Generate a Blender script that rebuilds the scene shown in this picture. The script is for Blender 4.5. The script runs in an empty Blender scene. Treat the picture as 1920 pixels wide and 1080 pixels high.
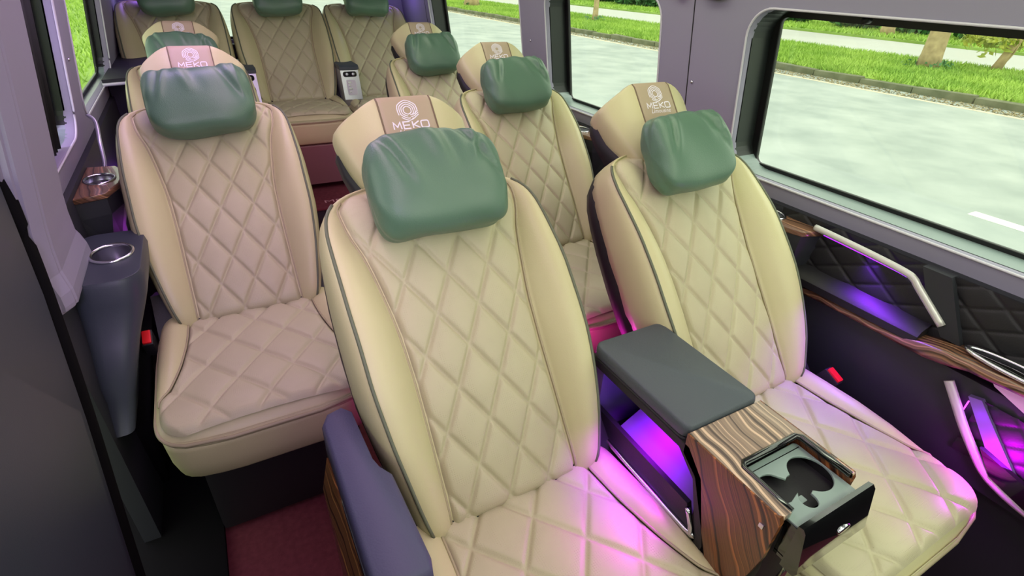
import bpy, bmesh, math, random
import numpy as np
from mathutils import Vector, Matrix
sin, cos, pi, sqrt = math.sin, math.cos, math.pi, math.sqrt
scn = bpy.context.scene
COL = scn.collection
random.seed(7)
rng = np.random.default_rng(7)

# ------------------------------------------------------------------ camera
cam_d = bpy.data.cameras.new('camera')
cam = bpy.data.objects.new('camera', cam_d); COL.objects.link(cam)
cam_d.sensor_width = 36; cam_d.lens = 978.29 * 36 / 1920
cam_d.clip_start = 0.02; cam_d.clip_end = 500
cr = Vector((0.87607, -0.48047, 0.04070)); cu = Vector((0.21599, 0.46648, 0.85776)); cf = Vector((0.43111, 0.74266, -0.51244))
M = Matrix.Identity(4)
for i in range(3):
    M[i][0] = cr[i]; M[i][1] = cu[i]; M[i][2] = -cf[i]
M[0][3], M[1][3], M[2][3] = 0, 0, 1.371
cam.matrix_world = M
scn.camera = cam

# ------------------------------------------------------------------ world and lights
w = bpy.data.worlds.new('overcast'); scn.world = w; w.use_nodes = True
bg = w.node_tree.nodes['Background']
bg.inputs[0].default_value = (0.96, 1.0, 0.86, 1); bg.inputs[1].default_value = 2.1
scn.view_settings.view_transform = 'Standard'; scn.view_settings.look = 'None'
scn.view_settings.gamma = 1; scn.view_settings.use_curve_mapping = False
scn.view_settings.exposure = 0.0

def lamp(name, kind, loc, energy, color, size=None, size_y=None, aim=None, radius=0.02):
    d = bpy.data.lights.new(name, kind); d.energy = energy; d.color = color
    if kind == 'AREA':
        d.shape = 'RECTANGLE'; d.size = size; d.size_y = size_y
    else:
        d.shadow_soft_size = radius
    if kind == 'AREA' and size < .06 and size_y < .5: d.spread = math.radians(100)
    o = bpy.data.objects.new(name, d); o.location = loc
    if aim is not None:
        o.rotation_euler = (Vector(aim) - Vector(loc)).to_track_quat('-Z', 'Y').to_euler()
    COL.objects.link(o); return o

# cabin ceiling lamps (two long panels in the headliner; right tint imitates daylight)
for x, e_, c_ in ((0.12, 8, (1.0, 0.54, 0.90)), (0.95, 6.5, (0.92, 1.0, 0.60))):
    lamp('ceiling_lamp_light', 'AREA', (x, 1.15, 1.70), e_, c_, 0.22, 3.0, aim=(x, 1.15, 0))
# unseen fill light added above the windscreen to light the backrests from the front
lamp('front_fill_light', 'AREA', (0.75, -0.55, 1.66), 9.5, (0.86, 1.0, 0.70), 1.1, 0.4, aim=(0.95, 1.8, 0.75))
# unseen lilac strip light added above the left windows to tint the left seats
lamp('left_tint_light', 'AREA', (-0.24, 1.9, 1.50), 12, (.66, .40, 1.0), 0.04, 2.6, aim=(0.25, 2.0, 0.6))
dl = lamp('left_fill_light', 'AREA', (-0.25, -0.35, 1.50), 0.7, (.72, .54, 1.0), 0.2, 0.2, aim=(-.06, 1.5, 0.62)); dl.data.spread = math.radians(46)  # unseen lilac fill light added to tint the left window seat
# sun behind thin cloud
sun = lamp('sun', 'SUN', (0, 0, 10), 0.8, (1.0, 0.98, 0.88)); sun.data.angle = math.radians(12)
sun.rotation_euler = Vector((-0.75, 0.25, -1)).to_track_quat('-Z', 'Y').to_euler()

# ------------------------------------------------------------------ materials
def srgb(r, g, b):
    f = lambda c: (c / 255 / 12.92) if c / 255 <= 0.04045 else ((c / 255 + 0.055) / 1.055) ** 2.4
    return (f(r), f(g), f(b), 1)
MATS = {}
def mat(name, col, rough=0.5, metal=0, bump=0, scale=200, vary=0, vscale=8, coat=0, spec=0.5, col2=None, emit=None, estr=0, trans=0, sheen=0):
    m = bpy.data.materials.new(name); m.use_nodes = True
    nt = m.node_tree; b = nt.nodes['Principled BSDF']
    b.inputs['Base Color'].default_value = col
    b.inputs['Roughness'].default_value = rough; b.inputs['Metallic'].default_value = metal
    b.inputs['Specular IOR Level'].default_value = spec
    b.inputs['Coat Weight'].default_value = coat
    b.inputs['Sheen Weight'].default_value = sheen
    tc = nt.nodes.new('ShaderNodeTexCoord')
    if bump:
        n = nt.nodes.new('ShaderNodeTexNoise'); n.inputs['Scale'].default_value = scale; n.inputs['Detail'].default_value = 3
        nt.links.new(tc.outputs['Object'], n.inputs['Vector'])
        bp = nt.nodes.new('ShaderNodeBump'); bp.inputs['Strength'].default_value = bump; bp.inputs['Distance'].default_value = 0.002
        nt.links.new(n.outputs['Fac'], bp.inputs['Height']); nt.links.new(bp.outputs['Normal'], b.inputs['Normal'])
    if vary or col2:
        n2 = nt.nodes.new('ShaderNodeTexNoise'); n2.inputs['Scale'].default_value = vscale; n2.inputs['Detail'].default_value = 5
        nt.links.new(tc.outputs['Object'], n2.inputs['Vector'])
        rp = nt.nodes.new('ShaderNodeValToRGB')
        c2 = col2 or tuple(c * (1 - vary) for c in col[:3]) + (1,)
        rp.color_ramp.elements[0].color = c2; rp.color_ramp.elements[1].color = col
        rp.color_ramp.elements[0].position = 0.3; rp.color_ramp.elements[1].position = 0.7
        nt.links.new(n2.outputs['Fac'], rp.inputs['Fac']); nt.links.new(rp.outputs['Color'], b.inputs['Base Color'])
    if emit:
        b.inputs['Emission Color'].default_value = emit; b.inputs['Emission Strength'].default_value = estr
    MATS[name] = m
    return m

def perforated(name, col, pitch):
    m = mat(name, col, 0.5, vary=0.06, vscale=14)
    nt = m.node_tree; b = nt.nodes['Principled BSDF']
    tc = nt.nodes.new('ShaderNodeTexCoord')
    v = nt.nodes.new('ShaderNodeTexVoronoi'); v.inputs['Scale'].default_value = 1 / pitch; v.inputs['Randomness'].default_value = 0.15
    nt.links.new(tc.outputs['Object'], v.inputs['Vector'])
    mr = nt.nodes.new('ShaderNodeMapRange'); mr.inputs[1].default_value = 0.12; mr.inputs[2].default_value = 0.3
    nt.links.new(v.outputs['Distance'], mr.inputs[0])
    bp = nt.nodes.new('ShaderNodeBump'); bp.inputs['Strength'].default_value = 0.35; bp.inputs['Distance'].default_value = 0.0012
    nt.links.new(mr.outputs[0], bp.inputs['Height']); nt.links.new(bp.outputs['Normal'], b.inputs['Normal'])
    return m

def zebrano(name, dark, light, period, axis, distort=2.0, rough=0.3):
    """striped veneer: bands across the given axis, wandering slowly along the grain"""
    m = mat(name, dark, rough, coat=0.35)
    nt = m.node_tree; b = nt.nodes['Principled BSDF']
    tc = nt.nodes.new('ShaderNodeTexCoord')
    dot = nt.nodes.new('ShaderNodeVectorMath'); dot.operation = 'DOT_PRODUCT'; dot.inputs[1].default_value = Vector(axis).normalized()
    nt.links.new(tc.outputs['Object'], dot.inputs[0])
    ns = nt.nodes.new('ShaderNodeTexNoise'); ns.inputs['Scale'].default_value = 9; ns.inputs['Detail'].default_value = 1.5
    nt.links.new(tc.outputs['Object'], ns.inputs['Vector'])
    ma = nt.nodes.new('ShaderNodeMath'); ma.operation = 'MULTIPLY_ADD'; ma.inputs[1].default_value = distort * 0.05
    nt.links.new(ns.outputs['Fac'], ma.inputs[0]); nt.links.new(dot.outputs['Value'], ma.inputs[2])
    sc = nt.nodes.new('ShaderNodeMath'); sc.operation = 'MULTIPLY'; sc.inputs[1].default_value = 1 / period
    nt.links.new(ma.outputs[0], sc.inputs[0])
    n1 = nt.nodes.new('ShaderNodeTexNoise'); n1.noise_dimensions = '1D'; n1.inputs['Scale'].default_value = 1.0; n1.inputs['Detail'].default_value = 2
    nt.links.new(sc.outputs[0], n1.inputs['W'])
    rp = nt.nodes.new('ShaderNodeValToRGB'); e = rp.color_ramp.elements
    mid = tuple(a * .6 + c * .4 for a, c in zip(dark[:3], light[:3])) + (1,)
    e[0].color = dark; e[0].position = 0.34; e[1].color = light; e[1].position = 0.68
    x = e.new(0.47); x.color = mid
    x = e.new(0.53); x.color = tuple(a * .8 + c * .2 for a, c in zip(dark[:3], light[:3])) + (1,)
    nt.links.new(n1.outputs['Fac'], rp.inputs['Fac']); nt.links.new(rp.outputs['Color'], b.inputs['Base Color'])
    return m

def glass_mat(name, tint, gloss=0.06):
    m = bpy.data.materials.new(name); m.use_nodes = True; nt = m.node_tree
    for n in list(nt.nodes):
        if n.type != 'OUTPUT_MATERIAL': nt.nodes.remove(n)
    out = [n for n in nt.nodes if n.type == 'OUTPUT_MATERIAL'][0]
    t = nt.nodes.new('ShaderNodeBsdfTransparent'); t.inputs[0].default_value = tint
    g = nt.nodes.new('ShaderNodeBsdfGlossy'); g.inputs['Roughness'].default_value = 0.02
    mx = nt.nodes.new('ShaderNodeMixShader'); mx.inputs[0].default_value = gloss
    nt.links.new(t.outputs[0], mx.inputs[1]); nt.links.new(g.outputs[0], mx.inputs[2]); nt.links.new(mx.outputs[0], out.inputs[0])
    return m

leather = mat('cream_leather', srgb(199, 193, 148), 0.42, bump=0.12, scale=350, vary=0.05)
perf = perforated('tan_perforated_leather', srgb(188, 182, 148), 0.0042)
head_strip = mat('tan_headrest_leather', srgb(174, 158, 132), 0.5, bump=0.1, scale=350)
welt = mat('grey_green_piping', srgb(98, 104, 84), 0.6)
welt_tan = mat('tan_piping', srgb(166, 156, 124), 0.5)
seam_m = mat('seam_thread', srgb(120, 104, 82), 0.7)
blackleather = mat('black_leather', srgb(24, 23, 27), 0.55, bump=0.15, scale=300)
darkplastic = mat('dark_plastic', srgb(36, 37, 44), 0.55, bump=0.06, scale=500)
doorplastic = mat('door_plastic', srgb(54, 60, 70), 0.42, bump=0.06, scale=400)
padmat = mat('slate_leather', srgb(72, 80, 86), 0.5, bump=0.25, scale=320)
padblue = mat('blue_grey_leather', srgb(70, 70, 98), 0.55, bump=0.25, scale=320)
rubber = mat('black_rubber', srgb(14, 15, 16), 0.45)
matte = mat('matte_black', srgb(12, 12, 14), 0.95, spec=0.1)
reveal_m = mat('window_reveal', srgb(26, 30, 30), 0.35)
ledge_m = mat('ledge_vinyl', srgb(122, 138, 136), 0.35)
wallmat = mat('grey_lilac_trim', srgb(142, 138, 158), 0.65, bump=0.05, scale=300)
ringmat = mat('pale_trim', srgb(200, 198, 206), 0.4)
chrome = mat('chrome', srgb(215, 215, 222), 0.16, metal=1)
satin = mat('satin_silver', srgb(190, 192, 205), 0.3, metal=0.7)
dull_chrome = mat('brushed_cup_metal', srgb(190, 190, 198), 0.28, metal=1)
trim_silver = mat('pale_silver_trim', srgb(206, 204, 200), 0.35, metal=0.35)
pianoblack = mat('piano_black', srgb(8, 9, 10), 0.08, coat=1)
trayblack = mat('tray_reflection_grey', srgb(140, 160, 152), 0.28, coat=0.4)  # pale grey holds the window reflection on the glossy tray
green = mat('green_leatherette', srgb(88, 120, 98), 0.36, bump=0.25, scale=420)
thread = mat('white_embroidery', srgb(235, 230, 240), 0.7)
carpet_m = mat('maroon_carpet', srgb(112, 58, 66), 0.95, bump=0.8, scale=900, vary=0.25, vscale=60, spec=0.1)
carpet_txt = mat('pink_carpet_lettering', srgb(196, 150, 156), 0.9)
redbtn = mat('red_button', srgb(225, 28, 38), 0.35)
wood_top = zebrano('zebrano_grey', srgb(92, 80, 72), srgb(214, 188, 158), .009, (1, -.12, .25), 0.9)
wood_side = zebrano('zebrano_brown', srgb(46, 25, 15), srgb(168, 104, 58), .009, (0, .84, -.55), 0.8)
wood_rail = zebrano('zebrano_rail', srgb(52, 32, 24), srgb(176, 128, 98), .007, (1, .05, 1), 0.7)
wood_arm = zebrano('zebrano_amber', srgb(58, 34, 18), srgb(196, 138, 78), .006, (1, .10, .45), 0.5)
liner = mat('pocket_liner', srgb(112, 100, 146), 0.6)
purple_led = mat('purple_led', srgb(150, 40, 255), 0.5, emit=(0.30, 0.01, 1.0, 1), estr=3)
mag_led = mat('magenta_led', srgb(220, 40, 255), 0.5, emit=(0.75, 0.03, 1.0, 1), estr=7)
speaker_m = mat('speaker_cream', srgb(205, 203, 188), 0.6)
brownfascia = mat('mauve_leather', srgb(158, 118, 122), 0.55, bump=0.1, scale=300)
curtain_m = mat('black_curtain', srgb(20, 21, 22), 0.8)
lamp_m = mat('lamp_diffuser', srgb(240, 235, 245), 0.5, emit=(1.0, 0.95, 0.98, 1), estr=1.2)
glass = glass_mat('window_glass', (0.93, 0.97, 0.93, 1), 0.04)
asphalt = mat('pale_asphalt', srgb(176, 181, 178), 0.85, bump=0.9, scale=25, col2=srgb(148, 156, 154), vscale=1.3)
asphalt2 = mat('far_asphalt', srgb(182, 182, 178), 0.85, col2=srgb(180, 178, 172), vscale=0.5)
soil = mat('grass_soil', srgb(146, 176, 84), 0.95, col2=srgb(118, 148, 62), vscale=1.2)
grass_m = mat('lime_grass', srgb(180, 208, 100), 0.7, col2=srgb(136, 172, 72), vscale=0.7, spec=0.2)
curb_m = mat('curb_concrete', srgb(128, 128, 104), 0.9, bump=0.8, scale=20, col2=srgb(92, 96, 70), vscale=3)
paint_w = mat('road_paint', srgb(232, 234, 226), 0.8)
paint_y = mat('faded_yellow_paint', srgb(226, 208, 176), 0.8)
bark = mat('pale_bark', srgb(204, 178, 138), 0.9, bump=0.9, scale=14, col2=srgb(160, 136, 104), vscale=5)
leaf_g = mat('shrub_leaf', srgb(74, 130, 62), 0.6, col2=srgb(44, 92, 44), vscale=0.6)
leaf_y = mat('yellow_leaf', srgb(196, 196, 70), 0.6, col2=srgb(140, 160, 60), vscale=2)
debris_m = mat('dry_leaf_litter', srgb(186, 170, 136), 0.9, col2=srgb(130, 118, 88), vscale=4)

# ------------------------------------------------------------------ mesh helpers
def link(name, me, m=None, parent=None, loc=None, rot=None):
    o = bpy.data.objects.new(name, me); COL.objects.link(o)
    if m is not None and me is not None:
        me.materials.append(m)
    if parent is not None: o.parent = parent
    if loc: o.location = loc
    if rot: o.rotation_euler = rot
    return o
def mesh(name, verts, faces, smooth=True):
    me = bpy.data.meshes.new(name); me.from_pydata([tuple(v) for v in verts], [], faces); me.update()
    if smooth: me.polygons.foreach_set('use_smooth', [True] * len(me.polygons))
    return me
def empty(name, loc, label=None, cat=None, group=None, rz=0):
    o = bpy.data.objects.new(name, None); COL.objects.link(o); o.location = loc; o.rotation_euler = (0, 0, rz)
    o.empty_display_size = 0.1
    return tag(o, label, cat, group)
def tag(o, label=None, cat=None, group=None, kind=None):
    if label: o['label'] = label
    if cat: o['category'] = cat
    if group: o['group'] = group
    if kind: o['kind'] = kind
    return o
def structure(o): o['kind'] = 'structure'; return o
def fix_normals(me):
    bm = bmesh.new(); bm.from_mesh(me); bmesh.ops.recalc_face_normals(bm, faces=bm.faces); bm.to_mesh(me); bm.free()
    return me
def grid(name, fn, nu, nv, flip=False):
    vs = [fn(i / (nu - 1), j / (nv - 1)) for j in range(nv) for i in range(nu)]
    fs = []
    for j in range(nv - 1):
        for i in range(nu - 1):
            a = j * nu + i
            f = (a, a + 1, a + nu + 1, a + nu)
            fs.append(f[::-1] if flip else f)
    return mesh(name, vs, fs)
def loft(name, loops, cap=True, smooth=True):
    n = len(loops[0]); vs = [p for l in loops for p in l]; fs = []
    for j in range(len(loops) - 1):
        for i in range(n):
            k = (i + 1) % n
            fs.append((j * n + i, j * n + k, (j + 1) * n + k, (j + 1) * n + i))
    if cap == 'end':
        b = (len(loops) - 1) * n; fs.append(tuple(range(b, b + n)))
    elif cap:
        fs.append(tuple(range(n))[::-1]); b = (len(loops) - 1) * n; fs.append(tuple(range(b, b + n)))
    return fix_normals(mesh(name, vs, fs, smooth))
def tube(name, pts, r, n=8, closed=False, ry=None, up=(0, 0, 1)):
    pts = [Vector(p) for p in pts]; N = len(pts); rings = []
    for i in range(N):
        if closed: t = pts[(i + 1) % N] - pts[i - 1]
        else: t = pts[min(i + 1, N - 1)] - pts[max(i - 1, 0)]
        t.normalize(); u = Vector(up)
        if abs(t.dot(u)) > 0.98: u = Vector((1, 0, 0)) if abs(t.x) < 0.9 else Vector((0, 1, 0))
        a = t.cross(u).normalized(); b = a.cross(t).normalized()
        rings.append([pts[i] + a * (r * cos(2 * pi * k / n)) + b * ((ry or r) * sin(2 * pi * k / n)) for k in range(n)])
    if closed:
        vs = [p for l in rings for p in l]; fs = []
        for j in range(N):
            for i in range(n):
                k = (i + 1) % n; j2 = (j + 1) % N
                fs.append((j * n + i, j * n + k, j2 * n + k, j2 * n + i))
        return fix_normals(mesh(name, vs, fs))
    return loft(name, rings)
def smooth_path(pts, n=6):
    P = [Vector(p) for p in pts]; out = []
    for i in range(len(P) - 1):
        p0, p1, p2, p3 = P[max(i - 1, 0)], P[i], P[i + 1], P[min(i + 2, len(P) - 1)]
        for k in range(n):
            t = k / n
            out.append(0.5 * ((2 * p1) + (-p0 + p2) * t + (2 * p0 - 5 * p1 + 4 * p2 - p3) * t * t + (-p0 + 3 * p1 - 3 * p2 + p3) * t ** 3))
    out.append(P[-1]); return out
def bm_out(name, bm, smooth=False, bevel=0, seg=2):
    if bevel:
        es = [e for e in bm.edges if len(e.link_faces) == 2 and e.calc_face_angle(0) > 0.5]
        bmesh.ops.bevel(bm, geom=es, offset=bevel, segments=seg, profile=0.7, affect='EDGES', clamp_overlap=True)
    bmesh.ops.recalc_face_normals(bm, faces=bm.faces)
    me = bpy.data.meshes.new(name); bm.to_mesh(me); bm.free()
    if smooth or bevel:
        me.polygons.foreach_set('use_smooth', [True] * len(me.polygons))
        try: me.set_sharp_from_angle(angle=math.radians(38))
        except Exception: pass
    return me
def box(name, x0, x1, y0, y1, z0, z1, bevel=0.004, seg=2):
    bm = bmesh.new(); bmesh.ops.create_cube(bm, size=1)
    for v in bm.verts:
        v.co = Vector(((x0 + x1) / 2 + v.co.x * (x1 - x0), (y0 + y1) / 2 + v.co.y * (y1 - y0), (z0 + z1) / 2 + v.co.z * (z1 - z0)))
    return bm_out(name, bm, bevel=bevel, seg=seg)
def prism(name, poly, a, b, axis='x', bevel=0.004, seg=2):
    """poly: 2-D outline; axis x -> (y,z), y -> (x,z), z -> (x,y); extruded from a to b"""
    bm = bmesh.new()
    f = {'x': lambda p, t: (t, p[0], p[1]), 'y': lambda p, t: (p[0], t, p[1]), 'z': lambda p, t: (p[0], p[1], t)}[axis]
    v0 = [bm.verts.new(f(p, a)) for p in poly]; v1 = [bm.verts.new(f(p, b)) for p in poly]
    n = len(poly); bm.faces.new(v0); bm.faces.new(v1)
    for i in range(n): bm.faces.new((v0[i], v0[(i + 1) % n], v1[(i + 1) % n], v1[i]))
    return bm_out(name, bm, bevel=bevel, seg=seg)
def rrect(x0, x1, y0, y1, r, n=6):
    out = []
    for cx, cy, a0 in ((x1 - r, y1 - r, 0), (x0 + r, y1 - r, 90), (x0 + r, y0 + r, 180), (x1 - r, y0 + r, 270)):
        for k in range(n + 1):
            a = math.radians(a0 + 90 * k / n); out.append((cx + r * cos(a), cy + r * sin(a)))
    return out
def circle(cx, cy, rx, ry=None, n=28):
    return [(cx + rx * cos(2 * pi * k / n), cy + (ry or rx) * sin(2 * pi * k / n)) for k in range(n)]
def plate(name, outer, holes, thick, bevel=0.0, fn=None):
    """flat plate with holes, built by filling a 2-D curve; fn maps (u, v, d) to world, d from 0 (front) to thick"""
    cu_ = bpy.data.curves.new(name, 'CURVE'); cu_.dimensions = '2D'; cu_.fill_mode = 'BOTH'
    cu_.extrude = thick / 2 - bevel; cu_.bevel_depth = bevel; cu_.bevel_resolution = 2; cu_.offset = -bevel
    for loop in [outer] + holes:
        s = cu_.splines.new('POLY'); s.points.add(len(loop) - 1); s.use_cyclic_u = True
        for p, q in zip(s.points, loop): p.co = (q[0], q[1], 0, 1)
    o = bpy.data.objects.new(name, cu_); COL.objects.link(o)
    dg = bpy.context.evaluated_depsgraph_get()
    me = bpy.data.meshes.new_from_object(o.evaluated_get(dg)); me.name = name
    bpy.data.objects.remove(o); bpy.data.curves.remove(cu_)
    for v in me.vertices:
        c = v.co; v.co = fn(c.x, c.y, c.z + thick / 2) if fn else (c.x, c.y, c.z)
    me.materials.clear()
    bm = bmesh.new(); bm.from_mesh(me); bmesh.ops.remove_doubles(bm, verts=bm.verts, dist=1e-5)
    return bm_out(name, bm)
def text_mesh(body, size, shear=0, extrude=0):
    c = bpy.data.curves.new('lettering', 'FONT'); c.body = body; c.size = size; c.shear = shear; c.align_x = 'CENTER'; c.extrude = extrude
    c.resolution_u = 3
    o = bpy.data.objects.new('lettering', c); COL.objects.link(o)
    dg = bpy.context.evaluated_depsgraph_get(); me = bpy.data.meshes.new_from_object(o.evaluated_get(dg))
    vs = [v.co.copy() for v in me.vertices]; fs = [tuple(p.vertices) for p in me.polygons]
    bpy.data.objects.remove(o); bpy.data.curves.remove(c); bpy.data.meshes.remove(me)
    return vs, fs
def ribbon(pts, wd, closed=False):
    P = [Vector((p[0], p[1], 0)) for p in pts]; n = len(P); L = []
    for i in range(n):
        if closed: a, b = P[i] - P[i - 1], P[(i + 1) % n] - P[i]
        else: a = P[i] - P[i - 1] if i else P[1] - P[0]; b = P[i + 1] - P[i] if i < n - 1 else P[-1] - P[-2]
        a.normalize(); b.normalize(); t = (a + b)
        if t.length < 1e-4: t = b
        t.normalize(); nn = Vector((-t.y, t.x, 0)); k = wd / 2 / max(0.5, nn.dot(Vector((-b.y, b.x, 0))))
        L.append((P[i] + nn * k, P[i] - nn * k))
    vs = [q for p in L for q in p]; fs = []
    for i in range(n if closed else n - 1):
        j = (i + 1) % n; fs.append((2 * i, 2 * i + 1, 2 * j + 1, 2 * j))
    return vs, fs
def interp(tab, x):
    return float(np.interp(x, [t[0] for t in tab], [t[1] for t in tab]))
def smooth_tab(tab, x):
    xs = [t[0] for t in tab]; ys = [t[1] for t in tab]
    if x <= xs[0]: return ys[0]
    if x >= xs[-1]: return ys[-1]
    i = max(k for k in range(len(xs)) if xs[k] <= x); i = min(i, len(xs) - 2)
    def sl(k):
        if k == 0: return (ys[1] - ys[0]) / (xs[1] - xs[0])
        if k == len(xs) - 1: return (ys[-1] - ys[-2]) / (xs[-1] - xs[-2])
        a = (ys[k] - ys[k - 1]) / (xs[k] - xs[k - 1]); b = (ys[k + 1] - ys[k]) / (xs[k + 1] - xs[k])
        return 0 if a * b <= 0 else 2 * a * b / (a + b)
    h = xs[i + 1] - xs[i]; t = (x - xs[i]) / h
    return ((2 * t ** 3 - 3 * t * t + 1) * ys[i] + (t ** 3 - 2 * t * t + t) * h * sl(i) + (-2 * t ** 3 + 3 * t * t) * ys[i + 1] + (t ** 3 - t * t) * h * sl(i + 1))
def quilt(x, y, dx, dy, ox, oy, wdt=0.11, depth=1.0):
    u = (x - ox) / (2 * dx) + (y - oy) / (2 * dy); v = (x - ox) / (2 * dx) - (y - oy) / (2 * dy)
    du = abs(u - round(u)); dv = abs(v - round(v))
    g = max(math.exp(-(du / wdt) ** 2), math.exp(-(dv / wdt) ** 2))
    puff = (abs(sin(pi * u)) * abs(sin(pi * v))) ** 0.6
    return depth * (-0.65 * g + 0.6 * puff)
def copy_tree(o, parent=None):
    c = o.copy(); COL.objects.link(c)
    if parent is not None: c.parent = parent
    for ch in list(o.children): copy_tree(ch, c)
    return c

# ------------------------------------------------------------------ the bus shell
ZB = 0.88
def WR(y, h, d): return (1.40 - 0.15 * h + d, y, ZB + h)         # right wall: along, height above sill, depth outwards
def WL(y, h, d): return (-0.38 + 0.15 * h - d, y, ZB + h)
SK = 0.0
def side_wall(name, fn, y0, y1, openings, h0=-0.055, h1=0.80):
    outer = [(y0, h0), (y1, h0), (y1, h1), (y0, h1)]
    holes = [rrect(a, b, c, d, r) for (a, b, c, d, r) in openings]
    return structure(link(name, plate(name, outer, holes, 0.03, 0.006, lambda u, v, d: fn(u, v, d)), wallmat))
def window(n, fn, op, depth=0.105, dark_top=0.0):
    a, b, c, d, r = op
    loop = rrect(a, b, c, d, r, 8); N = len(loop)
    inset = 0.012
    root = empty('window_%d' % n, fn((a + b) / 2, c, depth)); root['kind'] = 'structure'
    inv = Vector(root.location)
    def W(u, v, dd): return Vector(fn(u, v, dd)) - inv
    cy = (a + b) / 2; ch = (c + d) / 2
    sides, ledge = [[], []], [[], []]
    for i in range(N):
        p, q = loop[i], loop[(i + 1) % N]
        tgt = ledge if (max(p[1], q[1]) < c + r * 0.45) else sides
        k = len(tgt[0])
        tgt[0] += [W(p[0], p[1], 0.02), W(q[0], q[1], 0.02), W(q[0], q[1], depth), W(p[0], p[1], depth)]
        tgt[1].append((k, k + 1, k + 2, k + 3))
    link('window_reveal', mesh('window_reveal', sides[0], sides[1]), reveal_m, root)
    link('window_ledge', mesh('window_ledge', ledge[0], ledge[1]), ledge_m, root)
    # rubber frame round the pane
    fr = rrect(a - 0.01, b + 0.01, c - 0.005, d + 0.01, r, 8)
    inner = rrect(a + 0.022, b - 0.022, c + 0.010, d - 0.020 - dark_top, 0.018, 4)
    link('window_frame', plate('window_frame', fr, [inner], 0.014, 0, lambda u, v, dd: W(u, v, depth - 0.004 + dd)), rubber, root)
    link('window_pane', plate('window_pane', rrect(a + 0.02, b - 0.02, c + 0.006, d - 0.008, r * 0.6, 8), [], 0.004, 0, lambda u, v, dd: W(u, v, depth + 0.001 + dd)), glass, root)
    link('window_trim', tube('window_trim', [W(u, v, -0.001) for u, v in rrect(a - .002, b + .002, c - .002, d + .002, r, 8)], 0.0032, 6, True), ringmat, root)
    return root
RO = [(-0.55, 1.085, 0.0, 0.445, 0.075), (1.43, 2.145, 0.0, 0.46, 0.075), (2.37, 3.55, 0.0, 0.46, 0.075)]
LO = [(1.57, 2.06, 0.02, 0.46, 0.07), (2.26, 3.22, 0.02, 0.46, 0.07)]
side_wall('wall_right', WR, -0.75, 4.10, RO)
side_wall('wall_left', WL, 1.245, 4.10, LO)
for i, op in enumerate(RO): window(i + 1, WR, op)
for i, op in enumerate(LO): window(i + 4, WL, op, depth=0.05)
# lower walls
structure(link('wall_right_lower', box('wall_right_lower', 1.385, 1.43, -0.75, 4.1, 0, 0.835, 0.003), darkplastic))
structure(link('wall_left_lower', box('wall_left_lower', -0.41, -0.37, 1.2, 4.1, 0, 0.835, 0.003), darkplastic))
structure(link('floor', box('floor', -0.9, 1.46, -1.6, 4.15, -0.06, 0, 0), carpet_m))
structure(link('ceiling', box('ceiling', -0.9, 1.46, -1.6, 4.15, 1.74, 1.78, 0), wallmat))
# cab front: dash-height wall, windscreen open above it
structure(link('wall_front', box('wall_front', -0.9, 1.46, -1.62, -1.58, 0, 1.02, 0), darkplastic))
structure(link('wall_front_header', box('wall_front_header', -0.9, 1.46, -1.62, -1.58, 1.42, 1.74, 0), wallmat))
structure(link('wall_left_header', box('wall_left_header', -0.42, -0.36, -1.6, 1.27, 1.36, 1.74, 0), wallmat))
structure(link('wall_right_cab', box('wall_right_cab', 1.40, 1.44, -1.6, -0.72, 0, 0.9, 0), darkplastic))
# pillar covers and seams between the right windows
def pillar_seam(name, y, h0, h1, fn):
    return structure(link(name, loft(name, [[fn(y - 0.0015, h, -0.0012), fn(y + 0.0015, h, -0.0012), fn(y + 0.0015, h, 0.004), fn(y - 0.0015, h, 0.004)] for h in (h0, h1)], smooth=False), rubber))
pillar_seam('trim_1', 1.29, -0.05, 0.75, WR)
pillar_seam('trim_2', 3.62, -0.05, 0.75, WR)
def screw(p, nrm, lab):
    o = link('screw_cap', loft('screw_cap', [[Vector(p) + Vector((nrm * t, r * cos(2 * pi * k / 10), r * sin(2 * pi * k / 10))) for k in range(10)] for t, r in ((-0.002, 0.005), (0.002, 0.005), (0.004, 0.0025))]), chrome)
    return tag(o, lab, 'screw')
screw(WR(1.27, 0.225, -0.001), -1, 'small bright screw cap on the lilac pillar behind the nearest window')
screw(WR(2.285, 0.24, -0.001), -1, 'small bright screw cap on the narrower lilac pillar between two far windows')
screw(WL(2.14, 0.22, -0.001), 1, 'small screw cap on the lilac pillar between the two side windows opposite')

# rear wall with two door windows
def WB(x, z, d): return (x, 4.10 + d, z)
ro = [(-0.13, 0.40, 0.95, 1.50, 0.05), (0.54, 1.10, 0.95, 1.50, 0.05)]
structure(link('wall_back', plate('wall_back', [(-0.42, 0), (1.44, 0), (1.44, 1.76), (-0.42, 1.76)], [rrect(*r_) for r_ in ro], 0.03, 0.004, WB), wallmat))
for i, op in enumerate(ro):
    a, b, c, d, r = op
    root = empty('window_%d' % (i + 6), ((a + b) / 2, 4.13, c)); root['kind'] = 'structure'
    off = Vector(root.location)
    link('window_frame', plate('window_frame', rrect(a - .02, b + .02, c - .02, d + .02, r), [rrect(a + .015, b - .015, c + .015, d - .015, r)], 0.03, 0.003, lambda u, v, dd: Vector(WB(u, v, 0.012 + dd)) - off), rubber, root)
    link('window_pane', plate('window_pane', rrect(a, b, c, d, r), [], 0.004, 0, lambda u, v, dd: Vector(WB(u, v, 0.03 + dd)) - off), glass, root)
structure(link('trim_3', box('trim_3', -0.40, 1.42, 4.03, 4.10, 0.2, 0.93, 0.01), darkplastic))
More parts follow.
